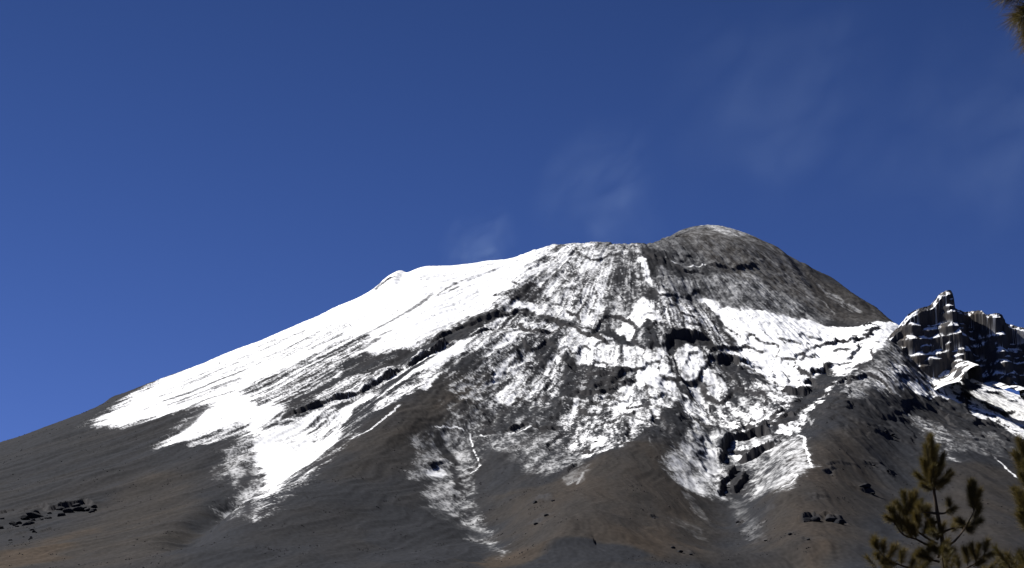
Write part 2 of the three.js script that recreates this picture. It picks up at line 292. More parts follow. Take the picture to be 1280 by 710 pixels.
// pines: branches as [line x y z ..., shoots [from x y z, to x y z] ...], surveyed in place
const NEAR_PINE = [
  [[9.7, 6.6, -42.0, 9.7, 7.2, -42.0, 9.7, 7.7, -42.0], [[9.7, 7.0, -42, 9.7, 8.0, -42], [9.7, 7.2, -41.9, 9.6, 7.9, -41.85], [9.6, 6.7, -41.9, 9.4, 7.4, -41.75], [9.6, 6.7, -41.9, 9.9, 7.5, -41.8], [9.6, 6.8, -41.8, 9.5, 7.7, -41.7], [9.7, 6.9, -42.2, 9.9, 7.8, -42.3], [9.7, 6.7, -42, 9.3, 7.1, -41.9], [9.7, 6.7, -42, 10.1, 7.2, -42.1], [9.6, 6.7, -41.75, 9.3, 6.8, -41.5], [9.6, 6.8, -41.8, 9.9, 6.9, -41.55], [9.6, 6.8, -41.8, 9.6, 7.2, -41.5], [9.7, 7.0, -42.1, 9.6, 7.4, -42.4], [9.7, 7.0, -42.1, 10.0, 7.4, -42.4]]],
  [[9.7, 6.2, -42.0, 9.9, 6.2, -41.95, 10.0, 6.3, -41.9], [[10.0, 6.3, -41.9, 10.0, 6.5, -41.9], [9.9, 6.2, -41.9, 10.1, 6.3, -41.8]]],
  [[9.7, 6.2, -42.0, 9.5, 6.2, -41.92, 9.4, 6.2, -41.85], [[9.4, 6.2, -41.9, 9.3, 6.4, -41.85]]],
  [[9.7, 5.4, -42.0, 10.0, 5.5, -41.92, 10.2, 5.7, -41.85, 10.4, 6.0, -41.77, 10.5, 6.2, -41.7], [[10.5, 6.2, -41.7, 10.5, 6.9, -41.7], [10.5, 6.2, -41.7, 10.4, 6.7, -41.6], [10.5, 6.2, -41.7, 10.7, 6.7, -41.8], [10.5, 6.4, -41.65, 10.5, 6.8, -41.55], [10.4, 5.9, -41.75, 10.6, 6.0, -41.55], [10.3, 5.9, -41.75, 10.1, 6.0, -41.5], [10.3, 5.8, -41.8, 10.4, 5.8, -41.5], [10.5, 6.0, -41.8, 10.7, 6.4, -42.0]]],
  [[9.7, 5.7, -42.0, 9.9, 5.8, -42.1, 10.2, 5.9, -42.2, 10.4, 5.9, -42.3], [[10.3, 5.9, -42.3, 10.5, 6.0, -42.3], [10.1, 5.8, -42.25, 10.2, 6.0, -42.35]]],
  [[9.7, 5.4, -42.0, 9.4, 5.5, -41.96, 9.2, 5.6, -41.92, 8.9, 5.7, -41.88, 8.7, 6.0, -41.84, 8.6, 6.2, -41.8], [[8.6, 6.2, -41.8, 8.6, 6.3, -41.8], [8.7, 6.0, -41.85, 8.5, 6.1, -41.75], [8.7, 5.9, -41.8, 8.7, 6.3, -41.8], [8.9, 5.7, -41.85, 8.8, 6.1, -41.75], [9.1, 5.6, -41.9, 8.9, 6.0, -41.8], [9.2, 5.6, -41.9, 9.1, 5.9, -41.75]]],
  [[9.7, 5.5, -42.0, 9.4, 5.7, -42.07, 9.2, 5.9, -42.13, 9.1, 6.2, -42.2], [[9.1, 6.1, -42.2, 9.0, 6.7, -42.2], [9.1, 6.1, -42.2, 9.2, 6.7, -42.3], [9.2, 5.9, -42.2, 9.3, 6.7, -42.15], [9.3, 5.8, -42.15, 9.4, 6.5, -42.05], [9.2, 5.9, -42.2, 8.9, 6.5, -42.3], [9.3, 5.8, -42.1, 9.2, 6.2, -41.9], [9.4, 5.7, -42.1, 9.5, 6.0, -42.0], [9.3, 5.7, -42.1, 9.0, 5.9, -41.9]]],
  [[9.7, 5.6, -42.0, 9.7, 5.7, -41.9, 9.6, 5.9, -41.8], [[9.6, 5.7, -41.85, 9.5, 6.0, -41.75], [9.7, 5.6, -41.85, 9.8, 5.9, -41.65], [9.7, 5.6, -41.8, 9.4, 5.7, -41.5]]],
  [[9.7, 5.2, -42.0, 9.7, 5.3, -41.7, 9.7, 5.3, -41.4], [[9.7, 5.2, -41.6, 9.8, 5.5, -41.4], [9.7, 5.3, -41.55, 9.9, 5.3, -41.35], [9.6, 5.2, -41.5, 9.7, 5.4, -41.4], [9.6, 5.2, -41.6, 9.4, 5.4, -41.4]]],
  [[9.7, 5.1, -42.0, 9.5, 5.1, -41.7, 9.3, 5.2, -41.4], [[9.4, 5.1, -41.6, 9.2, 5.3, -41.4], [9.4, 5.1, -41.55, 9.1, 5.2, -41.35], [9.3, 5.2, -41.6, 9.4, 5.4, -41.5]]],
  [[9.7, 6.0, -42.0, 9.6, 6.0, -42.15, 9.5, 6.2, -42.3], [[9.6, 6.1, -42.2, 9.5, 6.4, -42.3], [9.5, 6.1, -42.2, 9.6, 6.4, -42.3]]],
  [[9.7, 4.7, -42.0, 9.2, 4.9, -41.92, 8.8, 5.0, -41.85, 8.4, 5.2, -41.77, 8.2, 5.5, -41.7], [[8.2, 5.4, -41.7, 8.2, 5.6, -41.7], [8.3, 5.3, -41.7, 8.2, 5.5, -41.6], [8.4, 5.2, -41.7, 8.4, 5.5, -41.6], [8.5, 5.1, -41.75, 8.6, 5.4, -41.65], [8.8, 5.0, -41.8, 8.8, 5.3, -41.7], [9.0, 4.9, -41.8, 9.1, 5.2, -41.65], [8.7, 5.0, -41.8, 8.4, 5.1, -41.6], [9.2, 4.8, -41.9, 9.4, 5.1, -41.7], [8.3, 5.1, -41.7, 8.2, 5.2, -41.6]]],
  [[9.7, 4.7, -42.0, 10.2, 4.9, -42.07, 10.6, 5.1, -42.13, 10.8, 5.3, -42.2], [[10.8, 5.3, -42.2, 10.9, 5.6, -42.2], [10.6, 5.1, -42.2, 10.5, 5.5, -42.1], [10.4, 5.0, -42.15, 10.3, 5.4, -42.05], [10.6, 5.1, -42.2, 10.7, 5.5, -42.3], [10.2, 4.9, -42.1, 10.1, 5.2, -42.0], [10.7, 5.2, -42.2, 11.0, 5.3, -42.1], [10.5, 5.0, -42.1, 10.7, 5.1, -41.9]]],
];
const EDGE_PINE = [
  [[10.8, 4.4, -36.0, 10.4, 4.5, -35.93, 10.1, 4.9, -35.87, 10.0, 5.3, -35.8], [[10.0, 5.2, -35.8, 9.9, 5.7, -35.8], [10.0, 5.1, -35.8, 10.0, 5.6, -35.7], [10.1, 4.9, -35.8, 9.9, 5.3, -35.7]]],
  [[10.8, 5.0, -36.0, 10.4, 5.3, -36.03, 10.2, 5.9, -36.07, 10.2, 6.3, -36.1], [[10.2, 6.2, -36.1, 10.1, 6.8, -36.1], [10.2, 6.1, -36.1, 10.2, 6.7, -36.0], [10.2, 6.0, -36.1, 10.0, 6.5, -36.0], [10.2, 5.8, -36.1, 10.0, 6.1, -35.9], [10.3, 5.6, -36.1, 9.9, 5.8, -36.0], [10.2, 5.9, -36.1, 10.1, 6.3, -35.85]]],
  [[10.7, 3.7, -36.0, 10.3, 3.9, -35.95, 10.1, 4.1, -35.9], [[10.1, 4.1, -35.9, 9.9, 4.5, -35.9], [10.1, 4.0, -35.9, 10.0, 4.4, -35.8], [10.1, 4.0, -35.9, 9.9, 4.2, -35.8]]],
];
const OVERHANG_PINE = [
  [[5.1, 5.9, -14.0, 4.7, 6.1, -13.97, 4.3, 6.3, -13.93, 4.2, 6.2, -13.9], [[4.3, 6.3, -13.9, 4.1, 6.1, -13.85], [4.3, 6.3, -13.9, 4.2, 6.0, -13.95], [4.4, 6.2, -13.9, 4.2, 5.9, -13.85], [4.3, 6.3, -13.9, 4.0, 6.3, -13.85], [4.3, 6.4, -13.9, 4.1, 6.4, -13.8], [4.3, 6.3, -14, 4.2, 6.2, -14.1]]],
];
// boulders: [x, z, width]
const BOULDERS = [[-642, -2463, 22.1], [-649, -2444, 15.4], [-603, -2495, 14.5], [-593, -2505, 15.7], [-580, -2504, 12.3], [-606, -2463, 12.1], [-570, -2497, 10], [-655, -2350, 11.7], [-676, -2433, 6.6], [-645, -2485, 12.3], [-643, -2396, 8.6], [-650, -2394, 9.7], [-623, -2434, 5.5], [-645, -2398, 6.5], [-624, -2361, 11.7], [-620, -2519, 12.4], [-636, -2361, 5.3], [-647, -2483, 5.6], [-623, -2378, 9.6], [-610, -2509, 7.9], [-633, -2427, 6.5], [-621, -2448, 5.5], [-578, -2533, 9], [-659, -2359, 9.6], [-588, -2514, 12.3], [-643, -2377, 6.4], [-567, -2475, 7.7], [-614, -2436, 7.6], [-604, -2541, 12.5], [-597, -2516, 7.9], [-659, -2367, 7.5], [-628, -2490, 6.7], [-620, -2370, 7.5], [-589, -2265, 5.5], [-577, -2207, 3.9], [-587, -2213, 3.2], [-571, -2177, 3], [-584, -2257, 3.8], [-598, -2291, 6.1], [-573, -2193, 3.9], [-595, -2183, 4.6], [308, -1916, 12.7], [316, -1906, 11.8], [332, -1905, 12.6], [338, -1898, 10.1], [28, -2218, 7.2], [38, -2001, 5.9], [26, -1979, 5.2], [49, -2177, 5], [576, -2793, 9.3], [588, -2803, 7.5], [496, -2499, 5.8], [510, -2475, 6.6], [521, -2494, 5], [279, -1844, 5.5], [285, -1773, 3.5], [159, -1750, 5.7], [169, -1743, 4.6], [154, -1762, 4.6], [157, -2033, 3.3], [268, -2181, 6.4], [438, -2264, 12], [447, -2267, 6], [262, -1899, 3.8], [127, -2745, 5.4], [97, -2836, 5.6]];
const clamp = (x, a, b) => (x < a ? a : x > b ? b : x);
const smooth = (a, b, x) => { const t = clamp((x - a) / (b - a), 0, 1); return t * t * (3 - 2 * t); };
const lerp = (a, b, t) => a + (b - a) * t;
const PERM = new Uint8Array(512), GX = new Float32Array(256), GY = new Float32Array(256);
{ const r = rng(77), p = [...Array(256).keys()]; for (let i = 255; i > 0; i--) { const j = Math.floor(r() * (i + 1)); const t = p[i]; p[i] = p[j]; p[j] = t; }
  for (let i = 0; i < 512; i++) PERM[i] = p[i & 255];
  for (let i = 0; i < 256; i++) { const a = r() * Math.PI * 2; GX[i] = Math.cos(a); GY[i] = Math.sin(a); } }
function noise(x, y) {                                          // gradient noise, about -0.7 .. 0.7
  const xi = Math.floor(x), yi = Math.floor(y), fx = x - xi, fy = y - yi, X = xi & 255, Y = yi & 255;
  const u = fx * fx * fx * (fx * (fx * 6 - 15) + 10), v = fy * fy * fy * (fy * (fy * 6 - 15) + 10);
  const a = PERM[PERM[X] + Y], b = PERM[PERM[X + 1] + Y], c = PERM[PERM[X] + Y + 1], d = PERM[PERM[X + 1] + Y + 1];
  const p = GX[a] * fx + GY[a] * fy, q = GX[b] * (fx - 1) + GY[b] * fy, r = GX[c] * fx + GY[c] * (fy - 1), s = GX[d] * (fx - 1) + GY[d] * (fy - 1);
  return p + u * (q - p) + v * (r + u * (s - r) - p - u * (q - p));
}
function fbm(x, y, n, gain = 0.5) { let s = 0, a = 1, t = 0; for (let i = 0; i < n; i++) { s += a * noise(x, y); t += a; a *= gain; x = x * 2.03 + 17.3; y = y * 2.03 - 9.7; } return s / t; }
function ridged(x, y, n) { let s = 0, a = 1, t = 0; for (let i = 0; i < n; i++) { s += a * (1 - 2.4 * Math.abs(noise(x, y))); t += a; a *= 0.5; x = x * 2.07 + 5.1; y = y * 2.07 + 3.3; } return s / t; }
function table(points) {                                        // smooth curve through [x, y] points
  const n = points.length, m = [];
  for (let i = 0; i < n; i++) { const a = points[Math.max(0, i - 1)], b = points[Math.min(n - 1, i + 1)]; m.push((b[1] - a[1]) / (b[0] - a[0])); }
  return (x) => {
    if (x <= points[0][0]) return points[0][1]; if (x >= points[n - 1][0]) return points[n - 1][1];
    let i = 0, j = n - 1; while (j - i > 1) { const k = (i + j) >> 1; if (points[k][0] <= x) i = k; else j = k; }
    const h = points[j][0] - points[i][0], t = (x - points[i][0]) / h, t2 = t * t, t3 = t2 * t;
    return (2 * t3 - 3 * t2 + 1) * points[i][1] + (t3 - 2 * t2 + t) * h * m[i] + (3 * t2 - 2 * t3) * points[j][1] + (t3 - t2) * h * m[j];
  };
}

// ---------------------------------------------------------------- the volcano's large form (x east-west, z depth, metres)
const AXIS_X = 330, AXIS_Z = -4700;
const flank = table([[0, 1290], [360, 1308], [480, 1268], [900, 1010], [1400, 735], [1900, 515], [2400, 345], [2900, 222], [3300, 145], [3800, 72], [4400, 12], [4720, -1.8], [5600, -30], [9000, -120]]);
const crestCorrection = table(CREST);
const crestBroad = table(Array.from({ length: 90 }, (_, i) => { const x = -3000 + i * 67; let s = 0; for (let k = -4; k <= 4; k++) s += crestCorrection(x + k * 30); return [x, s / 9]; }));
function polar(x, z) { let dx = x - AXIS_X; const dz = z - AXIS_Z; if (dx < 0) dx *= lerp(1, 0.82, smooth(0, 250, -dx)); return Math.sqrt(dx * dx + dz * dz); }
function coneHeight(x, z) {
  let h = flank(polar(x, z));
  const ex = (x - 540) / (x > 540 ? 330 : 250), ez = (z + 4830) / 330;
  h += 190 * Math.exp(-(ex * ex + ez * ez) * 0.9);              // the rocky summit dome behind the lower rim
  const broad = crestBroad(x);
  h += broad * (1 - smooth(-3700, -2500, z)) + (crestCorrection(x) - broad) * (1 - smooth(-4260, -4060, z));
  return h;
}
function segment(px, pz, l, k) {                                // nearest point of a segment; writes into SEG
  const ax = l[k], az = l[k + 1], bx = l[k + 2], bz = l[k + 3], dx = bx - ax, dz = bz - az;
  const t = clamp(((px - ax) * dx + (pz - az) * dz) / (dx * dx + dz * dz + 1e-9), 0, 1), qx = px - ax - t * dx, qz = pz - az - t * dz;
  SEG.d2 = qx * qx + qz * qz; SEG.t = t; SEG.side = dx * qz - dz * qx;
}
const SEG = { d2: 0, t: 0, side: 0 };
function near(px, pz, l) {                                      // distance to a polyline, share of the way along it, side
  let best = 1e18, at = 0, side = 0; const n = l.length / 2 - 1;
  for (let k = 0; k < n; k++) { segment(px, pz, l, k * 2); if (SEG.d2 < best) { best = SEG.d2; at = (k + SEG.t) / n; side = SEG.side; } }
  NEAR.d = Math.sqrt(best); NEAR.at = at; NEAR.side = side;
}
const NEAR = { d: 0, at: 0, side: 0 };
const boxOf = (l, m) => { let a = 1e9, b = -1e9, c = 1e9, d = -1e9; for (let i = 0; i < l.length; i += 2) { a = Math.min(a, l[i]); b = Math.max(b, l[i]); c = Math.min(c, l[i + 1]); d = Math.max(d, l[i + 1]); } return [a - m, b + m, c - m, d + m]; };
const RIB = RIBS.map(([amp, width, line]) => ({ amp, width, line, box: boxOf(line, width * 2.6) }));
function formHeight(x, z) {                                     // cone with its ribs and gullies
  let h = coneHeight(x, z);
  for (const r of RIB) {
    const b = r.box; if (x < b[0] || x > b[1] || z < b[2] || z > b[3]) continue;
    near(x, z, r.line); const q = NEAR.d / r.width;
    if (q < 2.6) h += r.amp * Math.exp(-q * q * 1.2) * smooth(0, 0.12, NEAR.at + 0.03) * (1 - 0.5 * smooth(0.85, 1, NEAR.at));
  }
  return h;
}

// ---------------------------------------------------------------- relief and cover of the mountain
const CLIFF = CLIFFS.map(([h, back, line]) => ({ h, back, line, box: boxOf(line, back * 3 + 20) }));
const prepared = (rows) => rows.map((r) => ({ v: r[0], feather: r[1], kind: r[2], line: r[r.length - 1], box: boxOf(r[r.length - 1], r[1] * 1.2 + 14) }));
const SNOWS = prepared(SNOW), TINT = prepared(TINTS);
const STREAK = STREAKS.map(([cover, width, line]) => ({ cover, width, line, box: boxOf(line, width * 3 + 8) }));
function inside(px, pz, l) {                                    // signed distance to an outline, positive inside
  let best = 1e18, within = false; const n = l.length;
  for (let i = 0, j = n - 2; i < n; j = i, i += 2) {
    const ax = l[j], az = l[j + 1], bx = l[i], bz = l[i + 1], dx = bx - ax, dz = bz - az;
    const t = clamp(((px - ax) * dx + (pz - az) * dz) / (dx * dx + dz * dz + 1e-9), 0, 1), qx = px - ax - t * dx, qz = pz - az - t * dz, d = qx * qx + qz * qz;
    if (d < best) best = d;
    if ((bz > pz) !== (az > pz) && px < (ax - bx) * (pz - bz) / (az - bz) + bx) within = !within;
  }
  return within ? Math.sqrt(best) : -Math.sqrt(best);
}
const SURF = { h: 0, cliff: 0, r: 0, a: 0, relief: 0 };
function surface(x, z) {                                        // full relief at a point of the plan
  let h = formHeight(x, z);
  const dx = x - AXIS_X, dz = z - AXIS_Z, r = Math.sqrt(dx * dx + dz * dz), arc = Math.atan2(dx, dz) * 1300;
  const wx = x + 9 * fbm(x / 38, z / 38, 2) + 4 * noise(x / 9, z / 9) + 2.5 * noise(x / 4 + 7, z / 5), wz = z + 26 * fbm(x / 34 + 9, z / 50, 3) + 3 * noise(x / 9 + 40, z / 12) + 3.5 * noise(x / 5, z / 5);
  let cliff = 0;
  for (const c of CLIFF) {
    const b = c.box; if (x < b[0] || x > b[1] || z < b[2] || z > b[3]) continue;
    near(wx, wz, c.line); const d = NEAR.side < 0 ? NEAR.d : -NEAR.d, end = smooth(0, 0.1, NEAR.at) * (1 - smooth(0.9, 1, NEAR.at));
    const size = 0.78 * c.h * (0.3 + 0.7 * end) * clamp(0.85 + 1.5 * noise(x / 38, z / 90) + 0.5 * noise(x / 11, z / 24), 0.12, 1.7);
    const inEnd = (NEAR.at > 0.002 && NEAR.at < 0.998) ? 1 : Math.exp(-NEAR.d / 9);
    const up = smooth(-2.5, 2.5, d), over = size * inEnd * (d > 0 ? up * Math.exp(-d / c.back) * 0.75 : up * 0.75 - 0.35 * Math.exp(d / (c.back * 0.6)) * (1 - up));
    if (d > -14 && d < 30) h += inEnd * Math.min(2.6, size * 0.2) * ridged(x / 7, z / 10, 2) * smooth(-14, -4, d) * smooth(30, 10, d);
    h += over; cliff = Math.max(cliff, inEnd * smooth(7, 1.5, Math.abs(d + 1)) * Math.min(1, size / 5));
  }
  const rough = smooth(2500, 1500, r) * (0.5 + 0.5 * smooth(-420, 0, x)) * (1 - 0.6 * smooth(-4250, -4400, z)), low = smooth(1300, 1900, r);
  const bend = arc + 14 * noise(x / 90, z / 120), ribs = ridged(bend / 58, r / 620, 3), rills = ridged(bend / 19 + 0.5 * noise(x / 40, z / 90), r / 360, 2), knobs = fbm(x / 13, z / 22, 3, 0.6);
  h += rough * (5.2 * ribs + 2.4 * rills + 4.2 * knobs) + low * (9 * ridged(bend / 110 + 0.4 * noise(x / 200, z / 300), r / 1100, 2) + 2.4 * ridged(bend / 26, r / 700, 2) + 0.8 * ridged(bend / 9, r / 260, 2)) + (2.5 + 4 * rough) * fbm(x / 120, z / 170, 3) + 0.9 * fbm(x / 7, z / 9, 2);
  const ledgy = smooth(2300, 1700, r) * smooth(-150, 120, x) * smooth(-4420, -4300, z) * (1 - 0.93 * smooth(380, 520, x) * smooth(-3600, -3820, z)) * (0.6 + 0.4 * smooth(700, 1100, r)), n1 = noise(wx / 62 + 3.1, wz / 150 + 1.7), n2 = noise(wx / 36 + 11.3, wz / 84 + 5.2);
  if (ledgy > 0) {                                              // winding steps in the old lava flows
    const w = smooth(-0.2, 0.25, noise(x / 150 + 8, z / 260));
    h -= ledgy * (w * 7 * smooth(-0.025, 0.025, n1) + (1 - 0.6 * w) * 4 * smooth(-0.035, 0.035, n2));
    cliff = Math.max(cliff, ledgy * w * smooth(0.05, 0.015, Math.abs(n1)), 0.8 * ledgy * (1 - 0.6 * w) * smooth(0.05, 0.02, Math.abs(n2)));
  }
  SURF.relief = rough * (0.5 * (ribs - 0.5) + 0.4 * (rills - 0.5) + 0.9 * knobs);
  SURF.h = h; SURF.cliff = cliff; SURF.r = r; SURF.a = arc;
  return h;
}
const uniform = (n, k) => 1 / (1 + Math.exp(-k * n));
const GROUND = { snow: 0, tint: 0 };
function cover(x, z, steep) {                                   // share of snow and tint of the ash
  const { r, a, cliff } = SURF;
  const wx = x + 20 * fbm(x / 34, z / 44, 4, 0.6), wz = z + 42 * fbm(x / 30 + 50, z / 60, 4, 0.6);
  let dens = 0, streaky = 0.3, mottled = 0.4, dust = 0.3;
  for (const s of SNOWS) {
    const b = s.box; if (x < b[0] || x > b[1] || z < b[2] || z > b[3]) continue;
    const w = smooth(-0.5, 0.5, inside(wx, wz, s.line) / s.feather); if (w <= 0) continue;
    dens += (s.v - dens) * w; streaky += (Math.max(0, 1 - s.kind) - streaky) * w; mottled += (1 - Math.abs(s.kind - 1) - mottled) * w; dust += (Math.max(0, s.kind - 1) - dust) * w;
  }
  const qx = x + 7 * noise(x / 19, z / 40) + 3 * noise(x / 6, z / 14), qz = z + 16 * noise(x / 21 + 8, z / 36);
  const nf = noise(x / 3.1, z / 6), nm = fbm(qx / 24, qz / 60, 5, 0.74), ns = fbm(a / 15 + 0.8 * noise(a / 60, r / 160) + 0.3 * noise(x / 12, z / 50), r / 460, 5, 0.74);
  const n = -0.24 * SURF.relief + streaky * (0.75 * ns + 0.3 * nm + 0.22 * nf) * 1.3 + mottled * (0.42 * nm + 0.7 * ns + 0.22 * nf) * 1.3 + dust * (0.3 * nf + 0.3 * noise(x / 6.3, z / 15) + 0.7 * nm);
  const soft = 0.34, hard = smooth(-soft, soft, dens + 0.05 - (1 - uniform(n, 9)) - 0.4 * (1 - dens) * soft);
  const veil = dens * clamp(0.52 + 2.3 * nm + 1.3 * ns + 0.5 * nf, 0.02, 2.2) * lerp(0.6, 1.1, dens);   // powder thin enough for the ash to show
  let snow = dens < 0.015 ? 0 : hard + (veil - hard) * dust * (1 - smooth(0.75, 0.95, dens));
  snow = snow > 0 ? Math.pow(snow, lerp(1.3, 1, smooth(0.5, 0.9, dens))) : 0;                     // patchy snow lies thin
  if (dens > 0.92) snow = Math.max(snow, smooth(0.92, 1, dens) * 0.97);
  for (const s of STREAK) {
    const b = s.box; if (x < b[0] || x > b[1] || z < b[2] || z > b[3]) continue;
    near(x + 2.5 * noise(x / 9, z / 22) + 2 * noise(x / 30, z / 60), z + 7 * noise(x / 12, z / 20), s.line);
    const ends = smooth(0, 0.15, NEAR.at) * (1 - smooth(0.85, 1, NEAR.at)), w = (1 - smooth(s.width * 0.5, s.width * 0.95, NEAR.d - s.width * 0.5 * nm)) * smooth(0.02, 0.3, ends + 0.1 + nm * 0.9);
    if (w > 0) snow += ((s.cover === 0 ? 0.02 : s.cover < 0.9 ? s.cover * 0.36 : s.cover) - snow) * w * (s.cover === 0 ? uniform(0.16 + nf * 0.5 + nm * 0.4, 9) : 1);
  }
  snow *= 1 - smooth(0.8, 1.25, steep + 0.35 * nf);             // none clings to the steepest rock
  snow *= 1 - 0.92 * smooth(0.35, 0.8, cliff + 0.5 * nm);
  let tint = 0.12 + 0.6 * fbm(x / 260 + 7, z / 420, 3);
  for (const s of TINT) {
    const b = s.box; if (x < b[0] - 60 || x > b[1] + 60 || z < b[2] - 60 || z > b[3] + 60) continue;
    tint += (s.v - tint) * smooth(-0.5, 0.5, inside(x + 40 * fbm(x / 70, z / 90, 2), z + 60 * fbm(x / 70 + 20, z / 90, 2), s.line) / s.feather);
  }
  tint += 0.9 * fbm(a / 30, r / 330, 4, 0.6) * smooth(700, 1400, r);
  GROUND.snow = clamp(snow, 0, 1); GROUND.tint = tint;
}
const SLATE = [0.0160, 0.0177, 0.0222], BROWN = [0.0262, 0.0240, 0.0230], OCHRE = [0.042, 0.032, 0.024], DARK = [0.0185, 0.0200, 0.0245], LAVA = [0.034, 0.0335, 0.036], WHITE = [0.84, 0.86, 0.89];
function ashColor(tint, cliff, x, z, out, o) {
  const A = tint < 0 ? DARK : tint < 1 ? SLATE : BROWN, B = tint < 0 ? SLATE : tint < 1 ? BROWN : OCHRE, t = tint < 0 ? clamp(1 + tint, 0, 1) : tint < 1 ? tint : clamp(tint - 1, 0, 1);
  const g = 1 + 0.4 * noise(x / 4, z / 9) + 0.5 * fbm(x / 34, z / 70, 5, 0.7) + 0.2 * noise(x / 2.3 + 30, z / 5), l = clamp(cliff, 0, 1);
  for (let c = 0; c < 3; c++) out[o + c] = (lerp(A[c], B[c], t) * (1 - l) + LAVA[c] * l) * g;
}

{ // the mountain as one fine sheet of terrain
  const cols = 1250, rows = 960, back = 60;
  const zs = []; for (let j = 0; j <= rows; j++) zs.push(-1350 - (4900 - 1350) * j / rows); for (let j = 1; j <= back; j++) zs.push(-4900 - 30 * j);
  const nz = zs.length, nx = cols + 1, pos = new Float32Array(nx * nz * 3), col = new Float32Array(nx * nz * 3), heights = new Float32Array(nx * nz), cl = new Float32Array(nx * nz), rl = new Float32Array(nx * nz);
  for (let j = 0; j < nz; j++) {
    const z = zs[j], w = Math.min(1900, 0.345 * -z + 190);
    for (let i = 0; i < nx; i++) {
      const x = (i / cols * 2 - 1) * w, k = j * nx + i;
      const h = surface(x, z); pos[k * 3] = x; pos[k * 3 + 1] = h; pos[k * 3 + 2] = z; heights[k] = h; cl[k] = SURF.cliff; rl[k] = SURF.relief;
    }
  }
  for (let j = 0; j < nz; j++) for (let i = 0; i < nx; i++) {
    const k = j * nx + i, x = pos[k * 3], z = pos[k * 3 + 2];
    const i0 = Math.max(0, i - 1), i1 = Math.min(cols, i + 1), j0 = Math.max(0, j - 1), j1 = Math.min(nz - 1, j + 1);
    const sx = (heights[j * nx + i1] - heights[j * nx + i0]) / (pos[(j * nx + i1) * 3] - pos[(j * nx + i0) * 3]), sz = (heights[j1 * nx + i] - heights[j0 * nx + i]) / (zs[j1] - zs[j0]);
    const dx = x - AXIS_X, dz = z - AXIS_Z; SURF.r = Math.sqrt(dx * dx + dz * dz); SURF.a = Math.atan2(dx, dz) * 1300; SURF.cliff = cl[k]; SURF.relief = rl[k];
    cover(x, z, Math.sqrt(sx * sx + sz * sz));
    ashColor(GROUND.tint, cl[k], x, z, col, k * 3);
    for (let c = 0; c < 3; c++) col[k * 3 + c] += (WHITE[c] - col[k * 3 + c]) * GROUND.snow;
  }
  const index = new Uint32Array(cols * (nz - 1) * 6); let o = 0;
  for (let j = 0; j < nz - 1; j++) for (let i = 0; i < cols; i++) { const a = j * nx + i, b = a + 1, c = a + nx, d = c + 1; index[o++] = a; index[o++] = b; index[o++] = c; index[o++] = b; index[o++] = d; index[o++] = c; }
  const g = new THREE.BufferGeometry();
  g.setAttribute('position', new THREE.BufferAttribute(pos, 3)); g.setAttribute('color', new THREE.BufferAttribute(col, 3)); g.setIndex(new THREE.BufferAttribute(index, 1)); g.computeVertexNormals();
  const m = new THREE.Mesh(g, new THREE.MeshPhysicalMaterial({ vertexColors: true, roughness: 0.95, specularIntensity: 0.1 }));
  m.name = 'volcano'; m.castShadow = m.receiveShadow = true;
  m.userData = { kind: 'structure', label: 'snow streaked ash volcano rising to a rounded rocky summit', category: 'volcano' };
  scene.add(m);
}

// ---------------------------------------------------------------- the layered rock crag on the right shoulder
const cragCrest = table(CRAG);
function cell(i, j) { return PERM[(PERM[(i + 512) & 255] + j + 512) & 255] / 255; }
const BED = 17, LEVELS = 15;
function cragHeight(x, z) {
  const recess = (c, w) => Math.exp(-((x - c) / w) * ((x - c) / w));
  const line = -3700 + 12 * noise(x / 60, 3.3) - 34 * recess(956, 18) + 16 * recess(1000, 20) - 14 * recess(1036, 14) + 12 * recess(1080, 26);
  const d = z - line, crest = cragCrest(x), dip = 0.05 * (x - 950) + 5 * noise(x / 70, 4.4) + 2.5 * noise(x / 18, z / 60);
  let h = d < 0 ? crest + d * 1.1 : crest - 2 - d * 0.9 + 4 * noise(x / 7, z / 6);                                        // the top, rounded off
  const floor = crest - 175 - 0.33 * Math.max(0, d - 100); h = Math.max(h > crest - 13 ? h : -1e9, floor);
  let above = crest;
  for (let k = 0; k < LEVELS; k++) {
    const top = 1024 - BED * (k + 0.75 * (cell(k, 3) - 0.5)) + dip; if (top > crest - 6) continue;
    const blocks = 7 * (cell(Math.floor((x + 6 * noise(x / 9, z / 25)) / (15 + 14 * cell(k, 8)) + 7.3 * k), k + 60) - 0.5);
    const front = line + (crest - top) * 0.52 + 26 * noise(x / 44 + 5.7 * k, 2.1 * k) + 4 * noise(x / 15, 3.3 * k) + blocks + 0.8 * noise(x / 4, k * 9.1), back = front - z;
    if (back > 0) { const s = Math.min(top - 4 + 0.72 * back, above - 1.5), g = top - BED + (s - top + BED) * smooth(0, 2.2, back); if (g > h) h = g; }
    above = top;
  }
  return h + 0.9 * ridged(x / 14, z / 10, 3) + 1.1 * fbm(x / 4, z / 5, 2) - 30 * smooth(80, 20, x - 700);
}
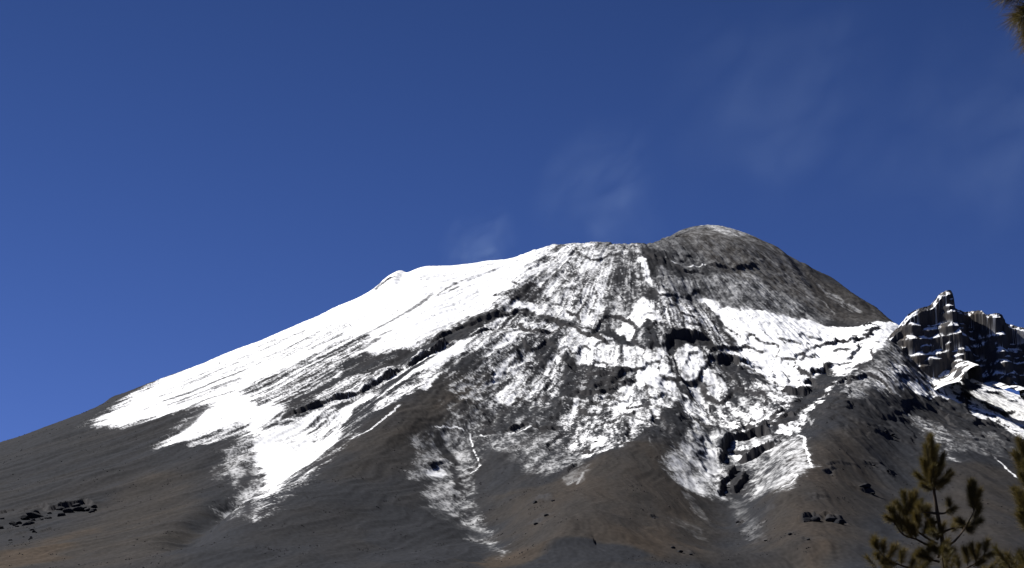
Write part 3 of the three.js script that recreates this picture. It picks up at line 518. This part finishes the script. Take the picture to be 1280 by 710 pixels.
{
  const x0 = 730, x1 = 1330, z0 = -3770, z1 = -3510, nx = 560, nz = 400;
  const pos = new Float32Array((nx + 1) * (nz + 1) * 3), col = new Float32Array(pos.length), hs = new Float32Array((nx + 1) * (nz + 1));
  for (let j = 0; j <= nz; j++) for (let i = 0; i <= nx; i++) {
    const x = x0 + (x1 - x0) * i / nx, z = z0 + (z1 - z0) * j / nz, k = j * (nx + 1) + i; hs[k] = cragHeight(x, z);
    pos[k * 3] = x; pos[k * 3 + 1] = hs[k]; pos[k * 3 + 2] = z;
  }
  for (let j = 0; j <= nz; j++) for (let i = 0; i <= nx; i++) {
    const k = j * (nx + 1) + i, x = pos[k * 3], z = pos[k * 3 + 2], i0 = Math.max(0, i - 1), i1 = Math.min(nx, i + 1), j0 = Math.max(0, j - 1), j1 = Math.min(nz, j + 1), w = nx + 1;
    const sx = (hs[j * w + i1] - hs[j * w + i0]) / ((i1 - i0) * (x1 - x0) / nx), sz = (hs[j1 * w + i] - hs[j0 * w + i]) / ((j1 - j0) * (z1 - z0) / nz), up = (hs[k] - hs[j0 * w + i]) * nz / (z1 - z0), down = (hs[j1 * w + i] - hs[k]) * nz / (z1 - z0), steep = Math.hypot(sx, Math.max(Math.abs(sz), Math.abs(down), 0.6 * Math.abs(up)));
    const n = fbm(x / 9, z / 16, 4, 0.6), fin = smooth(24, 12, cragCrest(x) - hs[k]) * smooth(925, 905, x);
    const snow = smooth(-0.08, 0.08, 1.3 + 0.7 * fin - steep + 2.0 * n) * smooth(-0.1, 0.1, 0.17 - 0.08 * fin + 1.5 * fbm(x / 30 + 3, z / 26, 2) + 0.6 * n);
    const g = 1 + 0.5 * noise(x / 3, hs[k] / 3) + 0.4 * noise(x / 14, hs[k] / 6), warm = smooth(0, 0.5, fbm(x / 22, hs[k] / 18, 3) + 0.15);
    const rock = [lerp(0.040, 0.075, warm), lerp(0.040, 0.064, warm), lerp(0.044, 0.055, warm)];
    for (let c = 0; c < 3; c++) { const v = rock[c] * g; col[k * 3 + c] = v + (WHITE[c] - v) * snow; }
  }
  const index = new Uint32Array(nx * nz * 6); let o = 0;
  for (let j = 0; j < nz; j++) for (let i = 0; i < nx; i++) { const a = j * (nx + 1) + i, b = a + 1, c = a + nx + 1, d = c + 1; index[o++] = a; index[o++] = c; index[o++] = b; index[o++] = b; index[o++] = c; index[o++] = d; }
  const g = new THREE.BufferGeometry();
  g.setAttribute('position', new THREE.BufferAttribute(pos, 3)); g.setAttribute('color', new THREE.BufferAttribute(col, 3)); g.setIndex(new THREE.BufferAttribute(index, 1)); g.computeVertexNormals();
  const m = new THREE.Mesh(g, new THREE.MeshPhysicalMaterial({ vertexColors: true, roughness: 0.92, specularIntensity: 0.15 }));
  m.name = 'rock_crag'; m.castShadow = m.receiveShadow = true;
  m.userData = { kind: 'structure', label: 'dark layered rock crag with snowy ledges beside the volcano summit', category: 'crag' };
  scene.add(m);
}

{ // the plain on which the viewer and the pines stand, out to the horizon
  const n = 120, pos = [], col = [], index = [];
  const spread = (t, a) => Math.sign(t) * Math.pow(Math.abs(t), 2.2) * a;
  for (let j = 0; j <= n; j++) for (let i = 0; i <= n; i++) {
    const x = spread(i / n * 2 - 1, 16000), z = j < 80 ? -1500 + (j / 80) * 1560 : 60 + Math.pow((j - 80) / (n - 80), 2.2) * 16000, r = Math.hypot(x - AXIS_X, z - AXIS_Z);
    const h = flank(polar(x, z)) - (z < -1000 ? 4 : 0) + (r > 4000 ? 0.25 * noise(x / 6, z / 6) : 0);
    pos.push(x, h - (z < -1300 ? 14 * smooth(-1300, -1500, z) : 0), z); const c = 1 + 0.5 * noise(x / 9, z / 9); col.push(0.062 * c, 0.054 * c, 0.036 * c);
  }
  for (let j = 0; j < n; j++) for (let i = 0; i < n; i++) { const a = j * (n + 1) + i, b = a + 1, c = a + n + 1, d = c + 1; index.push(a, c, b, b, c, d); }
  const g = new THREE.BufferGeometry();
  g.setAttribute('position', new THREE.Float32BufferAttribute(pos, 3)); g.setAttribute('color', new THREE.Float32BufferAttribute(col, 3)); g.setIndex(index); g.computeVertexNormals();
  const m = new THREE.Mesh(g, new THREE.MeshPhysicalMaterial({ vertexColors: true, roughness: 1, specularIntensity: 0.1 }));
  m.name = 'ground'; m.castShadow = m.receiveShadow = true; m.userData = { kind: 'structure', label: 'ash and dry grass plain below the volcano', category: 'ground' };
  scene.add(m);
}

{ // loose stones on the slopes
  const g = new THREE.IcosahedronGeometry(0.5, 1), p = g.attributes.position; for (let i = 0; i < p.count; i++) { const x = p.getX(i), y = p.getY(i), z = p.getZ(i), k = 1 + 0.5 * noise(x * 3 + 4, y * 3 + z * 4); p.setXYZ(i, x * k, y * k * 0.8, z * k); } g.computeVertexNormals();
  const r = rng(91), list = [];
  for (let tries = 0; tries < 400000 && list.length < 11000; tries++) {
    const z = -1500 - 2500 * r(), x = (r() * 2 - 1) * (0.31 * -z + 60), q = fbm(x / 60 + 2, z / 90, 3) + 0.5 * noise(x / 14, z / 24);
    if (q < 0.17 + 0.25 * r()) continue;
    list.push([x, z, (0.45 + 1.7 * Math.pow(r(), 4)) * (0.55 + 0.45 * -z / 3000)]);
  }
  const m = new THREE.InstancedMesh(g, new THREE.MeshPhysicalMaterial({ color: 0xffffff, roughness: 0.95, specularIntensity: 0.1 }), list.length), M = new THREE.Matrix4(), Q = new THREE.Quaternion(), E = new THREE.Euler(), C = new THREE.Color();
  list.forEach(([x, z, s], i) => { const h = surface(x, z); M.compose(new THREE.Vector3(x, h + s * 0.1, z), Q.setFromEuler(E.set(r() - 0.5, r() * 6, r() - 0.5)), new THREE.Vector3(s * (0.8 + 0.6 * r()), s, s * (0.8 + 0.6 * r()))); m.setMatrixAt(i, M); const c = 0.7 + 0.9 * r(); m.setColorAt(i, C.setRGB(0.029 * c, 0.028 * c, 0.029 * c)); });
  m.name = 'scree'; m.castShadow = m.receiveShadow = true; m.userData = { kind: 'stuff', label: 'loose dark stones strewn over the ash slopes', category: 'stones' };
  scene.add(m);
}

// ---------------------------------------------------------------- lava boulders lying on the slopes
{
  const rock = new THREE.MeshPhysicalMaterial({ color: new THREE.Color().setRGB(0.019, 0.020, 0.024), roughness: 0.95, specularIntensity: 0.12 });
  const shapes = [0, 1, 2, 3].map((s) => {
    const g = new THREE.IcosahedronGeometry(0.5, 3), p = g.attributes.position, r = rng(50 + s), cuts = [];
    for (let i = 0; i < 9; i++) { const a = r() * 6.283, y = r() * 1.6 - 0.5; cuts.push([new THREE.Vector3(Math.cos(a), y, Math.sin(a)).normalize(), 0.27 + 0.16 * r()]); }
    const v = new THREE.Vector3();
    for (let i = 0; i < p.count; i++) {
      v.fromBufferAttribute(p, i);
      for (const [n, d] of cuts) { const e = v.dot(n) - d; if (e > 0) v.addScaledVector(n, -e * 0.92); }
      v.multiplyScalar(1 + 0.14 * fbm(v.x * 4 + s * 9, v.y * 4 + v.z * 5, 3)); v.y *= 0.8; p.setXYZ(i, v.x, v.y, v.z);
    }
    g.computeVertexNormals(); return g;
  });
  const r = rng(4);
  BOULDERS.forEach(([x, z, w], i) => {
    const m = new THREE.Mesh(shapes[i % 4], rock);
    m.name = i ? 'lava_boulder_' + String(i).padStart(3, '0') : 'lava_boulder';
    m.scale.set(w * (0.95 + 0.3 * r()), w * (0.5 + 0.35 * r()), w * (0.9 + 0.4 * r())); m.rotation.y = r() * 6.28; m.rotation.z = (r() - 0.5) * 0.5;
    m.position.set(x, surface(x, z) + w * 0.12, z); m.castShadow = m.receiveShadow = true;
    const [label, group] = i < 41 ? ['dark lava boulder in the jagged rock band low on the smooth bare flank', 'boulders of the jagged rock band']
      : i < 45 ? ['large blocky dark lava rock on the brown slope behind the young pine', 'blocky rocks behind the young pine']
      : i < 49 ? ['dark lava boulder clustered in the brown gully below the central cliffs', 'boulders in the brown gully']
      : i < 54 || (i > 60 && i < 63) ? ['small dark lava boulder on the grey slope under the rock crag', 'boulders under the rock crag']
      : ['small dark lava boulder scattered on the brown ash between the two gullies', 'boulders between the gullies'];
    m.userData = { label, category: 'boulder', group };
    scene.add(m);
  });
}

// ---------------------------------------------------------------- pines
const BARK = new THREE.MeshPhysicalMaterial({ color: new THREE.Color().setRGB(0.055, 0.042, 0.033), roughness: 0.95, specularIntensity: 0.2 });
const NEEDLE = new THREE.MeshPhysicalMaterial({ vertexColors: true, roughness: 0.75, specularIntensity: 0.35, side: THREE.DoubleSide, transmission: 0.4, thickness: 0 });
function limb(points, r0, r1, sides = 7) {                       // tapered, slightly crooked limb
  const curve = new THREE.CatmullRomCurve3(points), n = Math.max(4, points.length * 4), g = new THREE.TubeGeometry(curve, n, 1, sides, false), p = g.attributes.position, c = new THREE.Vector3(), v = new THREE.Vector3();
  for (let i = 0; i <= n; i++) { curve.getPointAt(i / n, c); const r = lerp(r0, r1, i / n); for (let k = 0; k <= sides; k++) { const q = i * (sides + 1) + k; v.fromBufferAttribute(p, q).sub(c).multiplyScalar(r * (1 + 0.12 * Math.sin(q * 12.9))).add(c); p.setXYZ(q, v.x, v.y, v.z); } }
  g.computeVertexNormals(); return g;
}
function needles(shoots, r, length, width, perMetre) {           // tufts of long needles round each shoot, one mesh
  const pos = [], col = [], A = new THREE.Vector3(), B = new THREE.Vector3(), D = new THREE.Vector3(), U = new THREE.Vector3(), V = new THREE.Vector3(), N = new THREE.Vector3(), S = new THREE.Vector3(), W = new THREE.Vector3(), T = new THREE.Vector3();
  for (const s of shoots) {
    A.set(s[0], s[1], s[2]); B.set(s[3], s[4], s[5]); D.copy(B).sub(A); const len = D.length(); D.normalize();
    U.set(0.31, 0.2, 0.93).cross(D).normalize(); V.copy(D).cross(U);
    const count = Math.round(perMetre * (len + length * 0.8)), age = r();
    for (let i = 0; i < count; i++) {
      const t = 0.12 + 0.9 * Math.pow(r(), 0.8), a = r() * 6.2832, open = lerp(1.25, 0.5, clamp(t, 0, 1)) + (r() - 0.5) * 0.9, l = length * (0.55 + 0.6 * r());
      T.copy(U).multiplyScalar(Math.cos(a)).addScaledVector(V, Math.sin(a));
      N.copy(D).multiplyScalar(Math.cos(open)).addScaledVector(T, Math.sin(open)); N.y -= 0.05 * r(); N.normalize();
      S.copy(A).addScaledVector(D, Math.min(t, 1) * len).addScaledVector(T, 0.008);
      W.set(r() - 0.5, r() - 0.5, r() - 0.5).cross(N).normalize().multiplyScalar(width * 0.5);
      pos.push(S.x - W.x, S.y - W.y, S.z - W.z, S.x + W.x, S.y + W.y, S.z + W.z, S.x + N.x * l, S.y + N.y * l - 0.012, S.z + N.z * l);
      const y = clamp(0.4 * age + 0.6 * r(), 0, 1), k = 0.75 + 0.5 * r(), cr = lerp(0.060, 0.165, y) * k, cg = lerp(0.058, 0.118, y) * k, cb = lerp(0.018, 0.032, y) * k;
      for (let q = 0; q < 3; q++) col.push(cr, cg, cb);
    }
  }
  const g = new THREE.BufferGeometry(); g.setAttribute('position', new THREE.Float32BufferAttribute(pos, 3)); g.setAttribute('color', new THREE.Float32BufferAttribute(col, 3)); g.computeVertexNormals(); return g;
}
function pine(name, label, foot, trunkLine, radius, surveyed, whorls, seed, length, width, perMetre) {
  const r = rng(seed), tree = new THREE.Group(); tree.name = name; tree.position.set(...foot); tree.userData = { label, category: 'pine tree', group: 'pines in front of the volcano' }; scene.add(tree);
  const local = (x, y, z) => new THREE.Vector3(x - foot[0], y - foot[1], z - foot[2]);
  const put = (parent, n, g, m) => { const o = new THREE.Mesh(g, m); o.name = n; o.castShadow = o.receiveShadow = true; parent.add(o); return o; };
  const trunk = trunkLine.map((p) => local(...p)); put(tree, 'trunk', limb(trunk, radius, 0.022, 10), BARK);
  const axis = new THREE.CatmullRomCurve3(trunk);
  for (const [line, shoots] of surveyed) {
    const pts = []; for (let i = 0; i < line.length; i += 3) pts.push(local(line[i], line[i + 1], line[i + 2]));
    const branch = put(tree, 'branch', limb(pts, 0.032, 0.010), BARK);
    const moved = shoots.map((s) => [s[0] - foot[0], s[1] - foot[1], s[2] - foot[2], s[3] - foot[0], s[4] - foot[1], s[5] - foot[2]]);
    for (const s of moved) put(branch, 'twig', limb([new THREE.Vector3(s[0], s[1], s[2]), new THREE.Vector3((s[0] + s[3]) / 2, (s[1] + s[4]) / 2 - 0.01, (s[2] + s[5]) / 2), new THREE.Vector3(s[3], s[4], s[5])], 0.011, 0.005, 5), BARK);
    for (let k = moved.length - 1; k >= 0; k--) { const s = moved[k], e = (q) => (r() - 0.5) * q; moved.push([s[0] + e(0.06), s[1] + e(0.06), s[2] + e(0.2), s[3] + e(0.16), s[4] - 0.03 + e(0.1), s[5] + e(0.3)]); }
    put(branch, 'needle_tuft', needles(moved, r, length, width, perMetre), NEEDLE);
  }
  for (const [t, reach, count, from, to] of whorls) {            // the whorls the picture does not reach
    const c = axis.getPointAt(t);
    for (let k = 0; k < count; k++) {
      const a = lerp(from, to, (k + 0.3 + 0.4 * r()) / count), l = reach * (0.8 + 0.4 * r()), dx = Math.cos(a), dz = Math.sin(a), lift = 0.25 + 0.2 * r();
      const pts = [c.clone(), new THREE.Vector3(c.x + dx * l * 0.5, c.y + l * 0.08, c.z + dz * l * 0.5), new THREE.Vector3(c.x + dx * l, c.y + l * lift, c.z + dz * l)];
      const branch = put(tree, 'branch', limb(pts, 0.035, 0.010), BARK), curve = new THREE.CatmullRomCurve3(pts), shoots = [];
      for (let q = 0; q < 7; q++) { const b = curve.getPointAt(0.45 + 0.55 * q / 6), s = 0.25 + 0.2 * r(); shoots.push([b.x, b.y, b.z, b.x + (dx * 0.5 + (r() - 0.5)) * s, b.y + s * 0.9, b.z + (dz * 0.5 + (r() - 0.5)) * s]); }
      put(branch, 'needle_tuft', needles(shoots, r, length, width * 1.5, perMetre * 0.45), NEEDLE);
    }
  }
  return tree;
}
const groundAt = (x, z) => flank(polar(x, z)) - 0.1;
{
  const top = NEAR_PINE[0][0], x = top[0], z = -42;
  pine('pine_tree', 'young pine with upturned branches and a bushy pointed top', [x + 0.35, groundAt(x + 0.35, z), z], [[x + 0.35, groundAt(x, z) - 0.3, z], [x + 0.3, 3, z], [x + 0.12, 5.5, z], [top[0], top[1], z], [top[3], top[4], z], [top[6], top[7], z]], 0.13,
    NEAR_PINE, [[0.60, 1.5, 5, 0, 6.28], [0.52, 1.7, 5, 0.6, 6.88], [0.44, 1.8, 5, 0.2, 6.48], [0.36, 1.9, 5, 0.9, 7.18], [0.28, 1.8, 5, 0.4, 6.68], [0.2, 1.6, 4, 0, 6.28]], 11, 0.19, 0.0046, 980);
}
{
  const a = EDGE_PINE[0][0], x = a[0] + 0.25, z = -36;
  pine('pine_tree_001', 'pine showing only its outer branch tips, next to the young bushy pine', [x, groundAt(x, z), z], [[x, groundAt(x, z) - 0.3, z], [x + 0.05, 4, z], [x - 0.05, 7, z], [x + 0.03, 8.6, z], [x, 9.6, z]], 0.14,
    EDGE_PINE, [[0.97, 0.35, 4, 0, 6.28], [0.9, 0.55, 4, -1.3, 1.3], [0.82, 0.9, 4, -1.3, 1.3], [0.7, 1.2, 4, -1.4, 1.4], [0.55, 1.5, 4, -1.4, 1.4], [0.42, 1.6, 5, 0, 6.28], [0.3, 1.6, 5, 0, 6.28]], 23, 0.19, 0.0046, 980);
}
{
  const a = OVERHANG_PINE[0][0], x = a[0] + 0.15, z = -14;
  pine('pine_tree_002', 'pine with only one dark needle tuft showing, against the open sky', [x, groundAt(x, z), z], [[x, groundAt(x, z) - 0.3, z], [x + 0.04, 2.5, z], [x - 0.03, 5, z], [x + 0.02, 7.2, z], [x, 8.4, z]], 0.16,
    OVERHANG_PINE, [[0.97, 0.35, 4, -1.3, 1.3], [0.88, 0.8, 4, -1.3, 1.3], [0.62, 1.2, 4, -1.3, 1.3], [0.5, 1.3, 4, -1.3, 1.3]], 37, 0.2, 0.0034, 620);
}

// ---------------------------------------------------------------- thin steam over the crater
{
  const N = 256, data = new Uint8Array(N * N * 4);
  for (let j = 0; j < N; j++) for (let i = 0; i < N; i++) {
    const u = i / (N - 1) * 2 - 1, v = j / (N - 1) * 2 - 1, w = Math.pow(clamp(1 - u * u, 0, 1) * clamp(1 - v * v, 0, 1), 1.5);
    const n = fbm(u * 1.6 + 0.9 * noise(u * 1.3 + 4, v * 1.3) + 3, v * 1.1 + 0.8 * noise(u * 1.2, v * 1.2 + 7), 5, 0.55), a = clamp(w * (0.42 + 1.1 * n), 0, 1) * 255, o = (j * N + i) * 4;
    data[o] = data[o + 1] = data[o + 2] = a; data[o + 3] = 255;
  }
  const veil = new THREE.DataTexture(data, N, N); veil.magFilter = veil.minFilter = THREE.LinearFilter; veil.needsUpdate = true;
  const spots = [
    ['thin wisp of steam just above the snowy lower crater rim', -95, 1380, 120, 105, 0.09], ['faint column of steam drifting over the middle of the crater rim', 215, 1545, 200, 190, 0.065],
    ['broad faint steam cloud high above the rounded summit', 690, 1800, 380, 320, 0.042], ['broad faint steam cloud in the sky above the rock crag', 1230, 1690, 380, 340, 0.04]];
  spots.forEach(([label, x, y, w, h, opacity], i) => {
    const g = new THREE.Group(); g.name = i ? 'steam_wisp_' + String(i).padStart(3, '0') : 'steam_wisp'; g.position.set(x, y - h, -4640); g.userData = { label, category: 'steam' }; scene.add(g);
    const m = new THREE.MeshPhysicalMaterial({ color: new THREE.Color().setRGB(0.5, 0.68, 0.95), roughness: 1, specularIntensity: 0, transmission: 0.5, thickness: 0, transparent: true, opacity, alphaMap: veil, side: THREE.DoubleSide, depthWrite: false });
    for (let k = 0; k < 3; k++) {                                // billowing layers one behind the other
      const s = new THREE.PlaneGeometry(2 * w * (1 - 0.12 * k), 2 * h, 24, 24), p = s.attributes.position;
      for (let q = 0; q < p.count; q++) { const px = p.getX(q), py = p.getY(q); p.setXYZ(q, px + 0.25 * w * noise(py / h + k * 5, 2.2) + 0.3 * (py + h) * 0.35, py + h, (k - 1) * w * 0.5 + 0.5 * w * fbm(px / w * 1.2 + k * 3, py / h * 1.2 + i, 2)); }
      s.computeVertexNormals(); const o = new THREE.Mesh(s, m); o.name = 'steam_layer'; g.add(o);
    }
  });
}

renderer.render(scene, camera);
